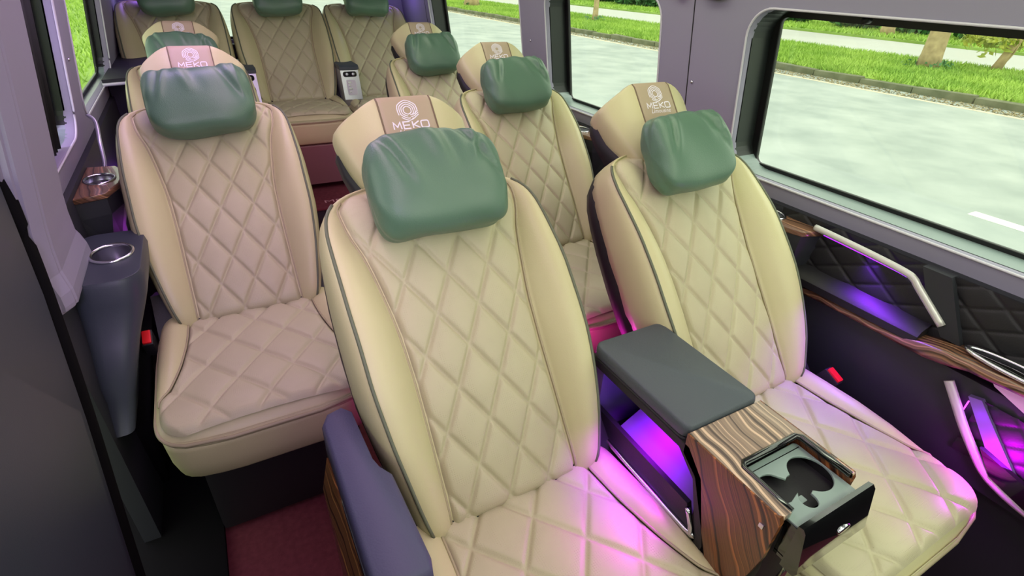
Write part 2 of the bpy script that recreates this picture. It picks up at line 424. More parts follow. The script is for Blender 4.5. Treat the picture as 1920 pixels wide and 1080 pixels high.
# rear platform
structure(link('trim_4', box('trim_4', -0.37, 1.385, 2.92, 4.1, 0, 0.19, 0.006), darkplastic))
plat = structure(link('floor_rear', box('floor_rear', -0.37, 1.385, 2.91, 4.1, 0.1905, 0.203, 0.004), carpet_m))
vs, fs = text_mesh('MEKO', 0.055)
tag(link('carpet_lettering', mesh('carpet_lettering', [(0.57 + v.x * 1.5, 2.985 + v.y * 1.0, 0.2045) for v in vs], fs, False), carpet_txt), 'pale pink embroidered lettering on the raised rear carpet', 'lettering')
# door pillar foot on the left, leaning pillar with chamfered foot
def pillar_sec(z):
    h = z - ZB; xin = -0.38 + 0.15 * max(h, -0.2)
    k = smooth_tab([(0.70, 0.05), (0.74, 0.05), (0.80, 0.015), (0.9, 0.0), (1.75, 0.0)], z)
    x1 = xin + 0.035 + k * 0.5
    return [Vector(p + (z,)) for p in ((xin - 0.06, 1.25 - k * .2), (x1 - 0.02, 1.25 - k * .2), (x1, 1.29 - k * .3), (x1, 1.50 + k * .6), (x1 - 0.025, 1.56 + k), (xin - 0.06, 1.56 + k))]
pl = structure(link('trim_5', loft('trim_5', [pillar_sec(z) for z in (0.72, 0.735, 0.76, 0.80, 0.85, 0.9, 1.0, 1.2, 1.74)], smooth=False), wallmat))
bm = bmesh.new(); bm.from_mesh(pl.data); pl.data.clear_geometry()
es = [e for e in bm.edges if len(e.link_faces) == 2 and e.calc_face_angle(0) > 0.35]
bmesh.ops.bevel(bm, geom=es, offset=0.006, segments=2, affect='EDGES', clamp_overlap=True); bm.to_mesh(pl.data); bm.free()
pl.data.materials.clear(); pl.data.materials.append(wallmat)

# ------------------------------------------------------------------ front left door panel (open step side)
structure(link('step_shade', box('step_shade', -0.9, -0.22, -1.2, 1.62, 0.001, 0.02, 0.004), matte))  # black sheet over the step floor; shade put into its colour
door = empty('door_1', (-0.40, 0.5, 0)); door['kind'] = 'structure'
off = Vector((-0.40, 0.5, 0))
dp = [(1.235, 1.02), (1.19, 0.80), (1.10, 0.55), (1.0, 0.33), (0.86, 0.0), (-0.9, 0.0), (-0.9, 1.02)]
link('door_panel', prism('door_panel', [(p[0] - .5, p[1]) for p in dp], 0.0, 0.035, 'x', 0.012, 3), doorplastic, door)
link('door_pocket', prism('door_pocket', [(p[0] - .5, p[1]) for p in [(1.03, 0.62), (0.93, 0.40), (0.76, 0.0), (-0.5, 0.0), (-0.5, 0.80), (0.85, 0.86)]], 0.03, 0.055, 'x', 0.02, 3), doorplastic, door)
sealp = smooth_path([(-0.375 + .40, p[0] - .5 + .028, p[1]) for p in dp[:5]], 6)
link('door_seal', tube('door_seal', sealp, 0.02, 8), matte, door)

# left pillar base with cup holder (dark moulded unit beside the front left seat)
def usec(z, x1, y0, y1, r):
    return [Vector((x, y, z)) for x, y in rrect(-0.385, x1, y0, y1, r, 5)]
unit = empty('cup_holder_unit', (-0.33, 1.45, 0), 'dark grey moulded pillar base with a chrome cup ring beside the left window seat', 'cup holder')
U = Vector((-0.33, 1.45, 0))
lows = [(0.0, -0.355, 1.40, 1.60, .008), (0.30, -0.325, 1.36, 1.61, .012), (0.50, -0.275, 1.45, 1.635, .02)]
secs = [(0.38, -0.332, 1.22, 1.595, .02), (0.45, -0.314, 1.26, 1.612, .025), (0.50, -0.298, 1.26, 1.62, .03), (0.58, -0.272, 1.305, 1.635, .04), (0.63, -0.250, 1.325, 1.64, .045), (0.67, -0.234, 1.335, 1.645, .05), (0.715, -0.228, 1.34, 1.65, .055), (0.728, -0.233, 1.345, 1.645, .05)]
link('body', loft('cup_unit_body', [[p - U for p in usec(*s)] for s in secs], cap=False), doorplastic, unit)
link('shade_skirt', loft('shade_skirt', [[p - U for p in usec(*q)] for q in lows]), matte, unit)  # lower part of the unit blackened to stand in for shade
CX, CY, CZ = -0.298, 1.50, 0.73
link('top', plate('cup_unit_top', rrect(-0.385, -0.233, 1.345, 1.645, .05), [circle(CX, CY, .044, .052)], 0.008, 0.0015, lambda u, v, d: (u - U.x, v - U.y, 0.722 + d)), doorplastic, unit)
link('cup_ring', tube('cup_ring', [(CX - U.x + .045 * cos(a), CY - U.y + .053 * sin(a), 0.732) for a in np.linspace(0, 2 * pi, 40, False)], 0.005, 8, True), chrome, unit)
link('cup_well', loft('cup_well', [[Vector((CX - U.x + .044 * k * cos(a), CY - U.y + .052 * k * sin(a), z)) for a in np.linspace(0, 2 * pi, 28, False)] for k, z in ((1, .73), (.96, .69), (.93, .665), (.2, .655))], cap='end'), dull_chrome, unit)

# wooden cup-holder trays on the side walls
def cup_tray(loc, mirror, label, grp=None):
    root = empty('cup_tray', loc, label, 'cup tray', grp)
    s = -1 if mirror else 1
    out = [(0.0, -0.155), (0.07, -0.13), (0.095, -0.05), (0.10, 0.06), (0.075, 0.125), (0.0, 0.135)]
    poly = [(s * p[0], p[1]) for p in out]
    def fn(u, v, d): return (u, v, d - 0.014)
    link('wood_top', plate('wood_top', poly if not mirror else poly[::-1], [circle(s * 0.045, 0.0, .036, .046)], 0.016, 0.003, fn), wood_rail, root)
    link('cup_ring', tube('cup_ring', [(s * .045 + .037 * cos(a), .047 * sin(a), 0.002) for a in np.linspace(0, 2 * pi, 32, False)], 0.004, 6, True), chrome, root)
    link('cup_well', loft('cup_well', [[Vector((s * .045 + .036 * k * cos(a), .046 * k * sin(a), z)) for a in np.linspace(0, 2 * pi, 24, False)] for k, z in ((1, .001), (.95, -.05), (.2, -.055))], cap='end'), dull_chrome, root)
    link('body', loft('tray_body', [[Vector((p[0] * k, p[1] * k2, z)) for p in poly] for k, k2, z in ((.97, .97, -.014), (.95, .95, -.06), (.6, .9, -.16), (.5, .9, -.30))], smooth=False), darkplastic, root)
    return root
cup_tray((-0.37, 1.83, 0.82), False, 'striped wooden cup tray with chrome ring by the seat behind the left window seat')
cup_tray((1.385, 0.86, 0.815), True, 'striped wooden cup tray half hidden behind the right front seat')
cup_tray((1.385, 1.80, 0.83), True, 'striped wooden cup tray on the right wall further back below the pillar')

# ------------------------------------------------------------------ the captain seat
RECL = math.radians(39.7)
WT = [(-0.02, .188), (0.02, .203), (.10, .222), (.20, .240), (.30, .249), (.40, .249), (.50, .244), (.56, .237), (.60, .226), (.63, .205), (.65, .18), (.665, .145), (.672, .11)]
PT = [(-0.02, .142), (0.05, .141), (.25, .140), (.35, .143), (.45, .155), (.52, .168), (.58, .186), (.62, .190), (.65, .165), (.672, .10)]
HT = [(-0.02, .010), (0.03, .022), (.12, .040), (.3, .050), (.42, .046), (.52, .030), (.60, .012), (.65, .002), (.672, 0)]
def n0(s):
    r = 0.012 * sin(pi * min(max(s, 0), .6) / .6)
    if s > .58: r -= 1.6 * (s - .58) ** 2 * 3
    if s < 0.02: r -= 12 * (0.02 - s) ** 2
    return r
def bk(x, s, n): return Vector((x, -n, s))
def body_loop(s):
    W, P, H, n = smooth_tab(WT, s), smooth_tab(PT, s), smooth_tab(HT, s), n0(s)
    W = max(W, P + 0.006)
    half = []
    half.append((P * 0.5, n - .006)); half.append((P - .004, n - .006)); half.append((P, n - .007))
    Wc = P + (W - P) * 0.80
    for q in (0.08, .2, .35, .5, .65, .8, .92, 1.0):
        x = P + (Wc - P) * q
        half.append((x, n - .004 * (1 - q) + H * sin(q * pi / 2) ** 0.9 + (W - P) * 0.10 * sin(pi * q)))
    half += [(Wc + (W - Wc) * .45, n + H * .88 - .004), (Wc + (W - Wc) * .85, n + H * .55 - .012), (W, n - .022), (W - .001, n - .05), (W - .008, n - .085)]
    r = [bk(x, s, v) for x, v in half]; l = [bk(-x, s, v) for x, v in half[::-1]]
    return l + r
S_ROWS = [-.02, -.014, -.006, .004, .02, .05, .09, .13, .18, .23, .28, .33, .38, .42, .46, .50, .53, .56, .58, .60, .62, .635, .648, .658, .666, .672]
def top_roll(loop, k):
    return [Vector((p.x * (1 - .10 * k), p.y * (1 - .0) + 0.02 * k, p.z + .004 * (1 - (1 - k) ** 2))) for p in loop]

def build_backrest(root):
    loops = [body_loop(s) for s in S_ROWS]
    loops += [top_roll(loops[-1], .5), top_roll(loops[-1], 1.0)]
    b = link('backrest', loft('backrest', loops), leather, root, (0, -0.513, 0.50), (-RECL, 0, 0))
    def f(u, v):
        s = -0.012 + v * 0.668; P = smooth_tab(PT, s) - 0.003; x = (2 * u - 1) * P
        e = min(1, (1 - abs(2 * u - 1)) * P / 0.012, (v + .004) * .668 / .015, (1.004 - v) * .668 / .02)
        e = max(e, 0)
        n = n0(s) + 0.006 * (1 - (2 * u - 1) ** 2) + quilt(x, s, .045, .075, -.018, .308, .056, .0086 * e) - 0.010 * (1 - e) ** 2 + .001
        return bk(x, s, n)
    link('quilted_panel', grid('back_quilt', f, 105, 190), perf, b)
    for sg in (-1, 1):
        pts = []
        for s in np.linspace(-.005, .635, 50):
            W, P, H = smooth_tab(WT, s), smooth_tab(PT, s), smooth_tab(HT, s)
            W = max(W, P + .006); pts.append(bk(sg * (P + (W - P) * .80), s, n0(s) + H + .0005))
        link('piping', tube('piping', pts, .0034, 6, up=(1, 0, 0)), welt, b)
        pts = [bk(sg * (smooth_tab(PT, s) + .001), s, n0(s) - .0035) for s in np.linspace(-.005, .64, 50)]
        link('seam', tube('seam', pts, .0028, 6, up=(1, 0, 0)), welt_tan, b)
    # black back shell
    sl = []
    for s in (-.03, -.02, .05, .15, .25, .35, .45, .52, .57, .61, .635, .65):
        W = max(smooth_tab(WT, s) - .006, .05); k = 0.02 if s in (-.03, .65) else 0
        sl.append([bk(x, s, n) for x, n in ((-W + k, -.045), (-W + k, -.10), (-W + .025 + k, -.15 + k), (-W * .55, -.175 + k), (W * .55, -.175 + k), (W - .025 - k, -.15 + k), (W - k, -.10), (W - k, -.045))])
    link('back_shell', loft('back_shell', sl), blackleather, b)
    return b

HW = [(.625, .096), (.66, .110), (.70, .124), (.75, .137), (.785, .144), (.800, .143), (.812, .128), (.822, .108), (.832, .088), (.840, .070), (.844, .060)]
def hn(x, s):
    a = abs(x); r = 0.0
    if a > .055: r -= 3.6 * (a - .055) ** 2 + .16 * (a - .055)
    if s > .826: r -= 22 * (s - .826) ** 2
    if s < .66: r -= 8 * (.66 - s) ** 2
    return r
def build_headrest(root):
    loops = []
    rows = [.625, .64, .66, .69, .72, .75, .775, .79, .80, .808, .815, .822, .829, .836, .841, .844]
    for s in rows:
        W = smooth_tab(HW, s); half = [(W * t, hn(W * t, s)) for t in (0.0, .12, .24, .34, .40, .44, .5, .6, .7, .8, .9, .96)]
        e = hn(W, s)
        half += [(W, e - .006), (W + .003, e - .018), (W + .002, e - .05), (W - .01, e - .075)]
        loops.append([bk(-x, s, n) for x, n in half[:0:-1]] + [bk(x, s, n) for x, n in half])
    last = loops[-1]
    loops.append([Vector((p.x * .97, p.y + .012, p.z + .004)) for p in last]); loops.append([Vector((p.x * .92, p.y + .03, p.z + .004)) for p in last])
    h = link('headrest', loft('headrest', loops), leather, root, (0, -0.513, 0.50), (-RECL, 0, 0))
    def f(u, v):
        s = .64 + .2035 * v; x = (2 * u - 1) * .0565
        return bk(x, s, hn(x, s) + .0018 * min(1, (1 - abs(2 * u - 1)) * 9) ** .5)
    link('center_strip', grid('center_strip', f, 21, 30), head_strip, h)
    for sg in (-1, 1):
        link('seam', tube('seam', [bk(sg * .058, s, hn(.058, s) + .0005) for s in np.linspace(.64, .842, 20)], .0018, 6, up=(1, 0, 0)), seam_m, h)
    sl = []
    for s, g in ((.60, .0), (.62, .012), (.66, .014), (.72, .010), (.765, .004), (.785, -.006), (.80, -.02)):
        W = smooth_tab(HW, max(s, .625)) + g
        sl.append([bk(x, s, n) for x, n in ((-W, -.085), (-W - .002, -.12), (-W * .8, -.15), (W * .8, -.15), (W + .002, -.12), (W, -.085))])
    sl2 = [[bk(p.x * .985, p.z, -p.y + (.025 if s_ < .7 else 0.0) * (1 if -p.y > -.1 else 0)) for p in l] for l, s_ in zip(sl, (.60, .62, .66, .72, .765, .785, .80))]
    link('headrest_shell', loft('headrest_shell', sl2), blackleather, h)
    # embroidery: emblem, MEKO, script
    V, F = [], []
    def add(vs, fs, ox, os_, sx=1, sy=1):
        k = len(V)
        for v in vs:
            x = ox + v[0] * sx; s = os_ + v[1] * sy
            V.append(bk(x, s, hn(x, s) + .0026))
        F.extend([tuple(i + k for i in f_) for f_ in fs])
    def hexring(r, a0, a1, n=40, rr=6):
        out = []
        for k in range(n + 1):
            a = a0 + (a1 - a0) * k / n
            m_ = (a + pi / 6) % (pi / 3) - pi / 6
            out.append((r * (0.55 + .45 / max(cos(m_), .85) * .87) * cos(a), r * (0.55 + .45 / max(cos(m_), .85) * .87) * sin(a)))
        return out
    for r, a0, a1 in ((.0088, .2, 2 * pi + .2), (.0135, -.9, 4.6), (.0180, -.5, 4.9), (.0225, -.15, 3.6), (.0225, 3.9, 5.6)):
        add(*ribbon(hexring(r, a0, a1), .0021), 0, .8085)
    # tails of the swirl
    for k in range(3):
        add(*ribbon([(.004 + k * .001, -.0105 - k * .0042), (.012, -.0095 - k * .004), (.0225, -.0015 - k * .0042)], .0019), 0, .8085)
    h_, gw = .015, .0028
    def letters():
        return [([(0, 0), (.001, h_), (.008, h_ * .3), (.015, h_), (.016, 0)], -.038, False),
                ([(.0145, 0), (0, 0), (0, h_), (.0145, h_)], -.0165, False), ([(0, h_ / 2), (.0135, h_ / 2)], -.0165, False),
                ([(0, 0), (0, h_)], .0035, False), ([(.0145, h_), (.002, h_ / 2), (.0145, 0)], .0035, False),
                (rrect(0, .0165, 0, h_, .0035, 3), .0220, True)]
    for pts, ox, cl in letters():
        add(*ribbon(pts, gw, cl), ox, .7685)
    vs_, fs_ = text_mesh('Limousine', .016, shear=.35)
    add([(v.x, v.y) for v in vs_], fs_, 0.002, .7555, 1.0, 1.0)
    link('embroidery', mesh('embroidery', V, F, False), thread, h)
    return h

CW = [(-.47, .236), (-.52, .245), (-.70, .250), (-.85, .250), (-.885, .247), (-.91, .239), (-.93, .222), (-.943, .195), (-.950, .155), (-.955, .10)]
CWr = [(-y, w_) for y, w_ in CW]
def cw(y): return smooth_tab(CWr, -y)
def ctop(x, y):
    W = cw(y); t = abs(x) / W
    z = .478 + .012 * (1 - t * t)
    if y > -.80:
        z += .016 * math.exp(-((t - .84) / .14) ** 2) * min(1, (y + .80) / .15)
    if y < -.86: z -= 1.8 * (y + .86) ** 2
    if t > .92: z -= .02 * ((t - .92) / .08) ** 2
    return z
def cpanel(y): return smooth_tab([(.47, .165), (.60, .172), (.70, .186), (.78, .21), (.84, .245), (.96, .245)], -y)
def build_cushion(root):
    ys = [-.47, -.50, -.56, -.62, -.68, -.74, -.79, -.83, -.86, -.885, -.905, -.92, -.932, -.942, -.95, -.955]
    # closed outline of the cushion seen from above, lofted downwards
    right = [(cw(y), y) for y in ys]; outline = right + [(-x, y) for x, y in right[::-1]]
    def lp(k, dz, sc, bulge=0):
        out = []
        for x, y in outline:
            cy = -.70
            out.append(Vector((x * sc, cy + (y - cy) * sc, ctop(x * .999, y) + dz if k else .31 + dz)))
        return out
    loops = [lp(0, 0, .93), lp(0, .008, .955), lp(0, .05, .985), lp(0, .10, .995), lp(0, .135, .99)]
    loops += [lp(1, -.028, .985), lp(1, -.016, 1.0), lp(1, -.006, .995), lp(1, -.001, .98), ]
    for sc in (.93, .85, .7, .5, .3, .1):
        out = []
        for x, y in outline:
            X, Y = x * sc, -.70 + (y + .70) * sc; out.append(Vector((X, Y, ctop(X, Y) - (.006 if sc > .9 else .016))))
        loops.append(out)
    c = link('cushion', loft('cushion', loops, cap=True), leather, root)
    def f(u, v):
        y = -.49 - v * .452; W = min(cpanel(y), cw(y) - .012); x = (2 * u - 1) * W
        e = max(0, min(1, (1 - abs(2 * u - 1)) * W / .014, (1.003 - v) * .46 / .016))
        return Vector((x, y, ctop(x, y) + .003 + quilt(x, y, .065, .083, .0, -.73, .050, .0088 * e) - .010 * (1 - e) ** 2))
    link('quilted_panel', grid('cushion_quilt', f, 120, 120, flip=True), perf, c)
    def g(sg):
        def f2(u, v):
            y = -.48 - v * .33; a = min(cpanel(y), cw(y) - .012) + .002; b = cw(y) - .006; x = a + (b - a) * u
            return Vector((sg * x, y, ctop(x, y) + .001 + .010 * sin(pi * u) ** .7 * min(1, (1 - v) * 4)))
        return f2
    for sg in (-1, 1):
        link('side_bolster', fix_normals(grid('side_bolster', g(sg), 12, 30)), leather, c)
        pts = [(sg * (min(cpanel(y), cw(y) - .012)), y, ctop(cpanel(y), y) + .001) for y in np.linspace(-.49, -.83, 30)]
        link('seam', tube('seam', pts, .0028, 6), welt_tan, c)
    pts = [Vector((x * .997, -.70 + (y + .70) * .997, ctop(cw(y), y) - .010)) for x, y in ([(cw(y), y) for y in np.linspace(-.50, -.955, 40)] + [(x, -.955) for x in np.linspace(.09, -.09, 8)] + [(-cw(y), y) for y in np.linspace(-.955, -.50, 40)])]
    link('piping', tube('piping', pts, .0052, 8), welt_tan, c)
    return c

def build_seat():
    root = empty('captain_seat', (0, 0, 0))
    build_cushion(root); build_backrest(root); build_headrest(root)
    # pedestal and side skirts
    link('pedestal', box('pedestal', -.20, .20, -.86, -.34, 0.02, .315, .02), blackleather, root)
    link('recliner_cover', prism('recliner_cover', [(-.60, .33), (-.44, .32), (-.33, .40), (-.34, .52), (-.44, .56), (-.56, .44)], -.243, .243, 'x', .012), blackleather, root)
    return root
def buckle(root, sg, x=.262, y=-.56, z=.50):
    b = link('belt_buckle', box('belt_buckle', -.013, .013, -.024, .024, -.05, .006, .004), blackleather, root, (sg * x, y, z), (math.radians(25), 0, 0))
    link('release_button', box('release_button', -.010, .010, -.020, .020, .004, .012, .003), redbtn, b)
proto = build_seat()
G1 = 'quilted captain seats'
def seat(p, src, loc, label, group=G1):
    o = copy_tree(src) if p else src
    o.location = loc; tag(o, label, 'seat', group); return o
A = seat(0, proto, (0.356, 1.080, 0), 'nearest cream quilted captain seat with a slate armrest on the aisle side')
B = seat(1, proto, (1.023, 1.067, 0), 'cream quilted seat beside the wooden cup console, under the large right window')
C = seat(1, proto, (-0.02, 2.001, 0), 'cream quilted seat beside the dark pillar base with the chrome cup ring')
D = seat(1, proto, (1.035, 1.989, 0), 'cream quilted seat second from the front along the right windows')
E_ = seat(1, proto, (-0.049, 2.893, 0), 'quilted seat hidden behind the left window seat, only its headrest top and shoulder showing')
G = seat(1, proto, (1.044, 2.872, 0), 'cream quilted seat third along the right windows, just ahead of the rear row')
rear = []
for loc, lab in (((0.470, 3.93, .20), 'middle seat of the rear row, between the two silver consoles'), ((-0.085, 3.93, .20), 'rear row seat in the far left corner'), ((0.985, 3.93, .20), 'rear row seat in the far right corner, by the right windows')):
    o = seat(1, proto, loc, lab); rear.append(o)
    for ch in o.children:
        if ch.name.split('.')[0] in ('backrest', 'headrest'):
            ch.rotation_euler = (-math.radians(38 if ch.name.startswith('back') else 27), 0, 0)
            if ch.name.startswith('back'): ch.scale = (1.09, 1, .95)
        if ch.name.startswith('cushion'): ch.scale = (1, .87, 1)
        if ch.name.startswith('pedestal'): ch.scale = (1, .72, 1)
buckle(B, 1); buckle(C, -1)
A.rotation_euler = (0, 0, .022)
# leg rest flap hanging below the middle rear cushion
lr = link('leg_rest', prism('leg_rest', [(-.83, .30), (-.74, .30), (-.64, .06), (-.67, .03), (-.71, .04)], -.235, .235, 'x', .012, 3), brownfascia, rear[0])

# ------------------------------------------------------------------ green neck pillows
def pillow_mesh(seed):
    rnd = random.Random(seed); ph = [rnd.uniform(0, 6.28) for _ in range(8)]
    nx, nt = 72, 64; V = []
    creases = [(rnd.uniform(-.75, -.45), rnd.uniform(-.3, .5), .07, -.007, -.2), (rnd.uniform(-.3, 0), rnd.uniform(-.5, .3), .10, .006, 0), (rnd.uniform(.15, .4), rnd.uniform(-.5, -.1), .08, -.007, -.4), (rnd.uniform(.5, .75), rnd.uniform(-.2, .3), .06, .006, .1)]
    for i in range(nx + 1):
        t = -1 + 2 * i / nx; x = .135 * (abs(t) ** .9) * (1 if t > 0 else -1)
        k = max(0.0, 1 - abs(t) ** 6.0) ** .36
        for j in range(nt):
            a = 2 * pi * j / nt
            ca, sa = cos(a), sin(a)
            pr_ = (abs(ca) ** 3.0 + abs(sa) ** 3.0) ** (-1 / 3.0)
            end = abs(t) ** 4
            wr = 1 + end * .07 * sin(7 * a + ph[0] + 3 * t) + .014 * sin(3 * a + ph[1] + 4 * t) + .012 * sin(2 * a + 7 * t + ph[2])
            r = pr_ * k * wr
            s = .100 * r * sa; n = .058 * r * ca
            s += .005 * sin(2.2 * t + ph[3]); n += .003 * sin(3 * t + ph[4])
            if ca > -.2:      # creases fanning down from the upper edge, pinches at the ends
                hgt = sa * pr_
                for t0, sl, wd_, am, h0 in creases:
                    dx_ = (t - t0 - sl * (hgt - 1)) / wd_
                    fade = max(0, min(1, (hgt - h0) / .5))
                    n += am * fade * k * (math.exp(-dx_ * dx_) - .6 * math.exp(-((dx_ - 1.6) ** 2)))
            V.append((x, -n, s))
    F = []
    for i in range(nx):
        for j in range(nt):
            j2 = (j + 1) % nt; F.append((i * nt + j, i * nt + j2, (i + 1) * nt + j2, (i + 1) * nt + j))
    return fix_normals(mesh('neck_pillow', V, F))
pm = [pillow_mesh(k) for k in (1, 5, 9)]
for m_ in pm: m_.materials.append(green)
dvec = lambda a: (Vector((0, sin(a), cos(a))), Vector((0, -cos(a), sin(a))))
def pillow(k, st, label, a=RECL, s=.622, n=.062, roll=0, dx=0, sc=(1, 1, 1), at=None):
    d_, n_ = dvec(a)
    p = Vector(st.location) + Vector((0, -.513, .50)) + d_ * s + n_ * n
    p.x += dx
    if at: p = Vector(at)
    o = bpy.data.objects.new('neck_pillow', pm[k]); COL.objects.link(o); o.location = p; o.scale = sc
    o.rotation_euler = (-a + .05, roll, 0)
    return tag(o, label, 'pillow', 'green neck pillows')
pillow(0, A, 'large green neck pillow hung on the nearest seat, beside the armrest', roll=-.02, dx=-.003)
pillow(1, B, 'green neck pillow on the seat under the large right window', roll=.03, dx=-.016, sc=(.92, .85, .96))
pillow(2, C, 'green neck pillow on the seat by the dark left pillar base', sc=(1.06, 1, .98))
pillow(1, D, 'green neck pillow on the second seat along the right windows', roll=.02)
pillow(0, E_, 'green neck pillow mostly hidden, only a strip showing between two left headrests')
pillow(2, G, 'green neck pillow on the third seat along the right windows', roll=.02)
for o, k, lab in ((rear[0], 1, 'dark green neck pillow on the middle seat of the rear row'), (rear[1], 2, 'dark green neck pillow on the far left seat of the rear row'), (rear[2], 0, 'dark green neck pillow on the far right seat of the rear row')):
    pillow(k, o, lab, math.radians(27), at=(o.location.x, o.location.y - .265, 1.215))

# ------------------------------------------------------------------ armrest on the aisle side of seat A
ar = link('armrest', None, None, A, None, (0, 0, -.022))
ox, oy = A.location.x, A.location.y
ap = [(.050, .735), (.062, .757), (.090, .764), (.106, .745), (.110, .62), (.116, .598), (.130, .575), (.134, .42), (.128, .395), (.06, .395), (.050, .41)]
def lpz(poly, z, k): 
    c = Vector((sum(p[0] for p in poly) / len(poly), sum(p[1] for p in poly) / len(poly)))
    return [Vector((c.x + (p[0] - c.x) * k - ox, c.y + (p[1] - c.y) * (1 - (1 - k) * .3) - oy, z)) for p in poly]
link('armrest_pad', loft('armrest_pad', [lpz(ap, z, k) for z, k in ((.605, .92), (.612, 1), (.668, 1), (.678, .93), (.682, .82))]), padblue, ar)
link('armrest_frame', prism('armrest_frame', [(.745 - oy, .61), (.40 - oy, .61), (.40 - oy, .20), (.52 - oy, .14), (.66 - oy, .2), (.735 - oy, .45)], .050 - ox, .105 - ox, 'x', .008), blackleather, ar)
wl = []
for y, zb in ((.72, .50), (.66, .34), (.55, .20), (.40, .20)):
    wl.append([Vector((x - ox, y - oy, z)) for x, z in ((.052, .606), (.047, .609), (.030, .535), (.030, zb), (.050, zb))])
link('wood_panel', loft('wood_panel', wl, smooth=False), wood_arm, ar)
link('chrome_trim', tube('chrome_trim', smooth_path([(.052 - ox, y - oy, z) for y, z in ((.62, .610), (.50, .612), (.40, .612))], 5), .004, 6), chrome, ar)

# ------------------------------------------------------------------ console between the front seats
con = empty('cup_console', (.70, .45, 0), 'dark centre console with wood nose, pulled-out cup drawer and purple-lit pocket', 'console')
K = Vector((.70, .45, 0))
def cbox(name, x0, x1, y0, y1, z0, z1, m, b=.004, par=con): return link(name, box(name, x0 - K.x, x1 - K.x, y0 - K.y, y1 - K.y, z0 - K.z, z1 - K.z, b), m, par)
def cprism(name, poly, x0, x1, m, b=.004, par=con): return link(name, prism(name, [(p[0] - K.y, p[1]) for p in poly], x0 - K.x, x1 - K.x, 'x', b), m, par)
X0, X1 = .609, .793
cbox('base', X0 + .004, X1 - .004, .25, .66, .02, .47, blackleather, .006)
cbox('inner_wall', X1 - .022, X1, .34, .685, .45, .66, darkplastic, .003)
link('pocket_floor', prism('pocket_floor', [(X0 + .012 - K.x, .515), (X0 + .012 - K.x, .50), (X1 - .02 - K.x, .50), (X1 - .02 - K.x, .59), (X1 - .04 - K.x, .59)], .35 - K.y, .60 - K.y, 'y', .003), liner, con)
cbox('pocket_back', X0 + .01, X1 - .02, .655, .685, .45, .66, liner, .003)
cbox('pocket_front', X0 + .01, X1 - .02, .345, .36, .46, .66, liner, .003)
cprism('nose_core', [(.40, .655), (.225, .66), (.222, .56), (.25, .30), (.36, .30), (.36, .56)], X0 + .006, X1 - .006, blackleather, .006)
# opening frame on the near side
cprism('pocket_rim', [(.69, .66), (.42, .658), (.375, .62), (.335, .50), (.345, .45), (.325, .45), (.318, .50), (.36, .635), (.40, .675), (.69, .675)], X0 - .003, X0 + .018, blackleather, .004)
cprism('pocket_flap', [(.665, .560), (.372, .556), (.342, .470), (.65, .470)], X0 - .001, X0 + .010, blackleather, .003)
link('chrome_strip', tube('chrome_strip', smooth_path([(X0 - .004 - K.x, y - K.y, z) for y, z in ((.66, .540), (.62, .512), (.58, .503), (.36, .500), (.347, .51), (.366, .552))], 4), .0055, 6), chrome, con)
link('led_strip', box('led_strip', X0 + .03 - K.x, X0 + .04 - K.x, .38 - K.y, .64 - K.y, .648, .656, .001), purple_led, con)
# lid
lidp = rrect(X0 - .002, X1 + .002, .412, .688, .018, 4)
def lidloop(z, k): return [Vector((.701 + (x - .701) * k - K.x, .55 + (y - .55) * (1 - (1 - k) * .6) - K.y, z)) for x, y in lidp]
link('lid_base', loft('lid_base', [lidloop(z, k) for z, k in ((.655, .97), (.658, 1), (.675, 1), (.678, .98))]), blackleather, con)
link('lid', loft('lid', [lidloop(z, k) for z, k in ((.680, .985), (.683, 1.0), (.699, 1.0), (.706, .985), (.7085, .95))]), padmat, con)
# wood nose: top with cut-out for the drawer, side cheek
wt = [(X0, .410), (X0, .228), (X0 + .008, .222), (.632, .222), (.632, .316), (.643, .325), (.778, .325), (.787, .316), (.787, .222), (X1, .222), (X1, .41)]
link('wood_top', plate('wood_top', wt, [], .014, .002, lambda u, v, d: (u - K.x, v - K.y, .686 + d - .012 * max(0, (.30 - v) / .1) * 0)), wood_top, con)
cprism('wood_cheek', [(.410, .699), (.224, .699), (.220, .690), (.222, .60), (.232, .54), (.262, .47), (.30, .47), (.348, .575), (.372, .628), (.408, .655)], X0 - .003, X0 + .006, wood_side, .003)
cprism('wood_cheek', [(.410, .699), (.224, .699), (.220, .690), (.222, .60), (.232, .54), (.262, .47), (.30, .47), (.348, .575), (.372, .628), (.408, .655)], X1 - .006, X1 + .003, wood_side, .003)
link('cheek_button', box('cheek_button', X0 - .006 - K.x, X0 - .002 - K.x, .238 - K.y, .246 - K.y, .655, .664, .001), chrome, con)
cbox('nose_front', .622, .782, .236, .262, .34, .52, wood_top, .004)
link('chrome_foot', tube('chrome_foot', [(.74 - K.x, .232 - K.y, z) for z in (.36, .42, .50)], .008, 8), chrome, con)
link('recess_rim', tube('recess_rim', [(x - K.x, y - K.y, .697) for x, y in ((.635, .224), (.635, .314), (.645, .322), (.776, .322), (.784, .314), (.784, .224))], .006, 8), pianoblack, con)
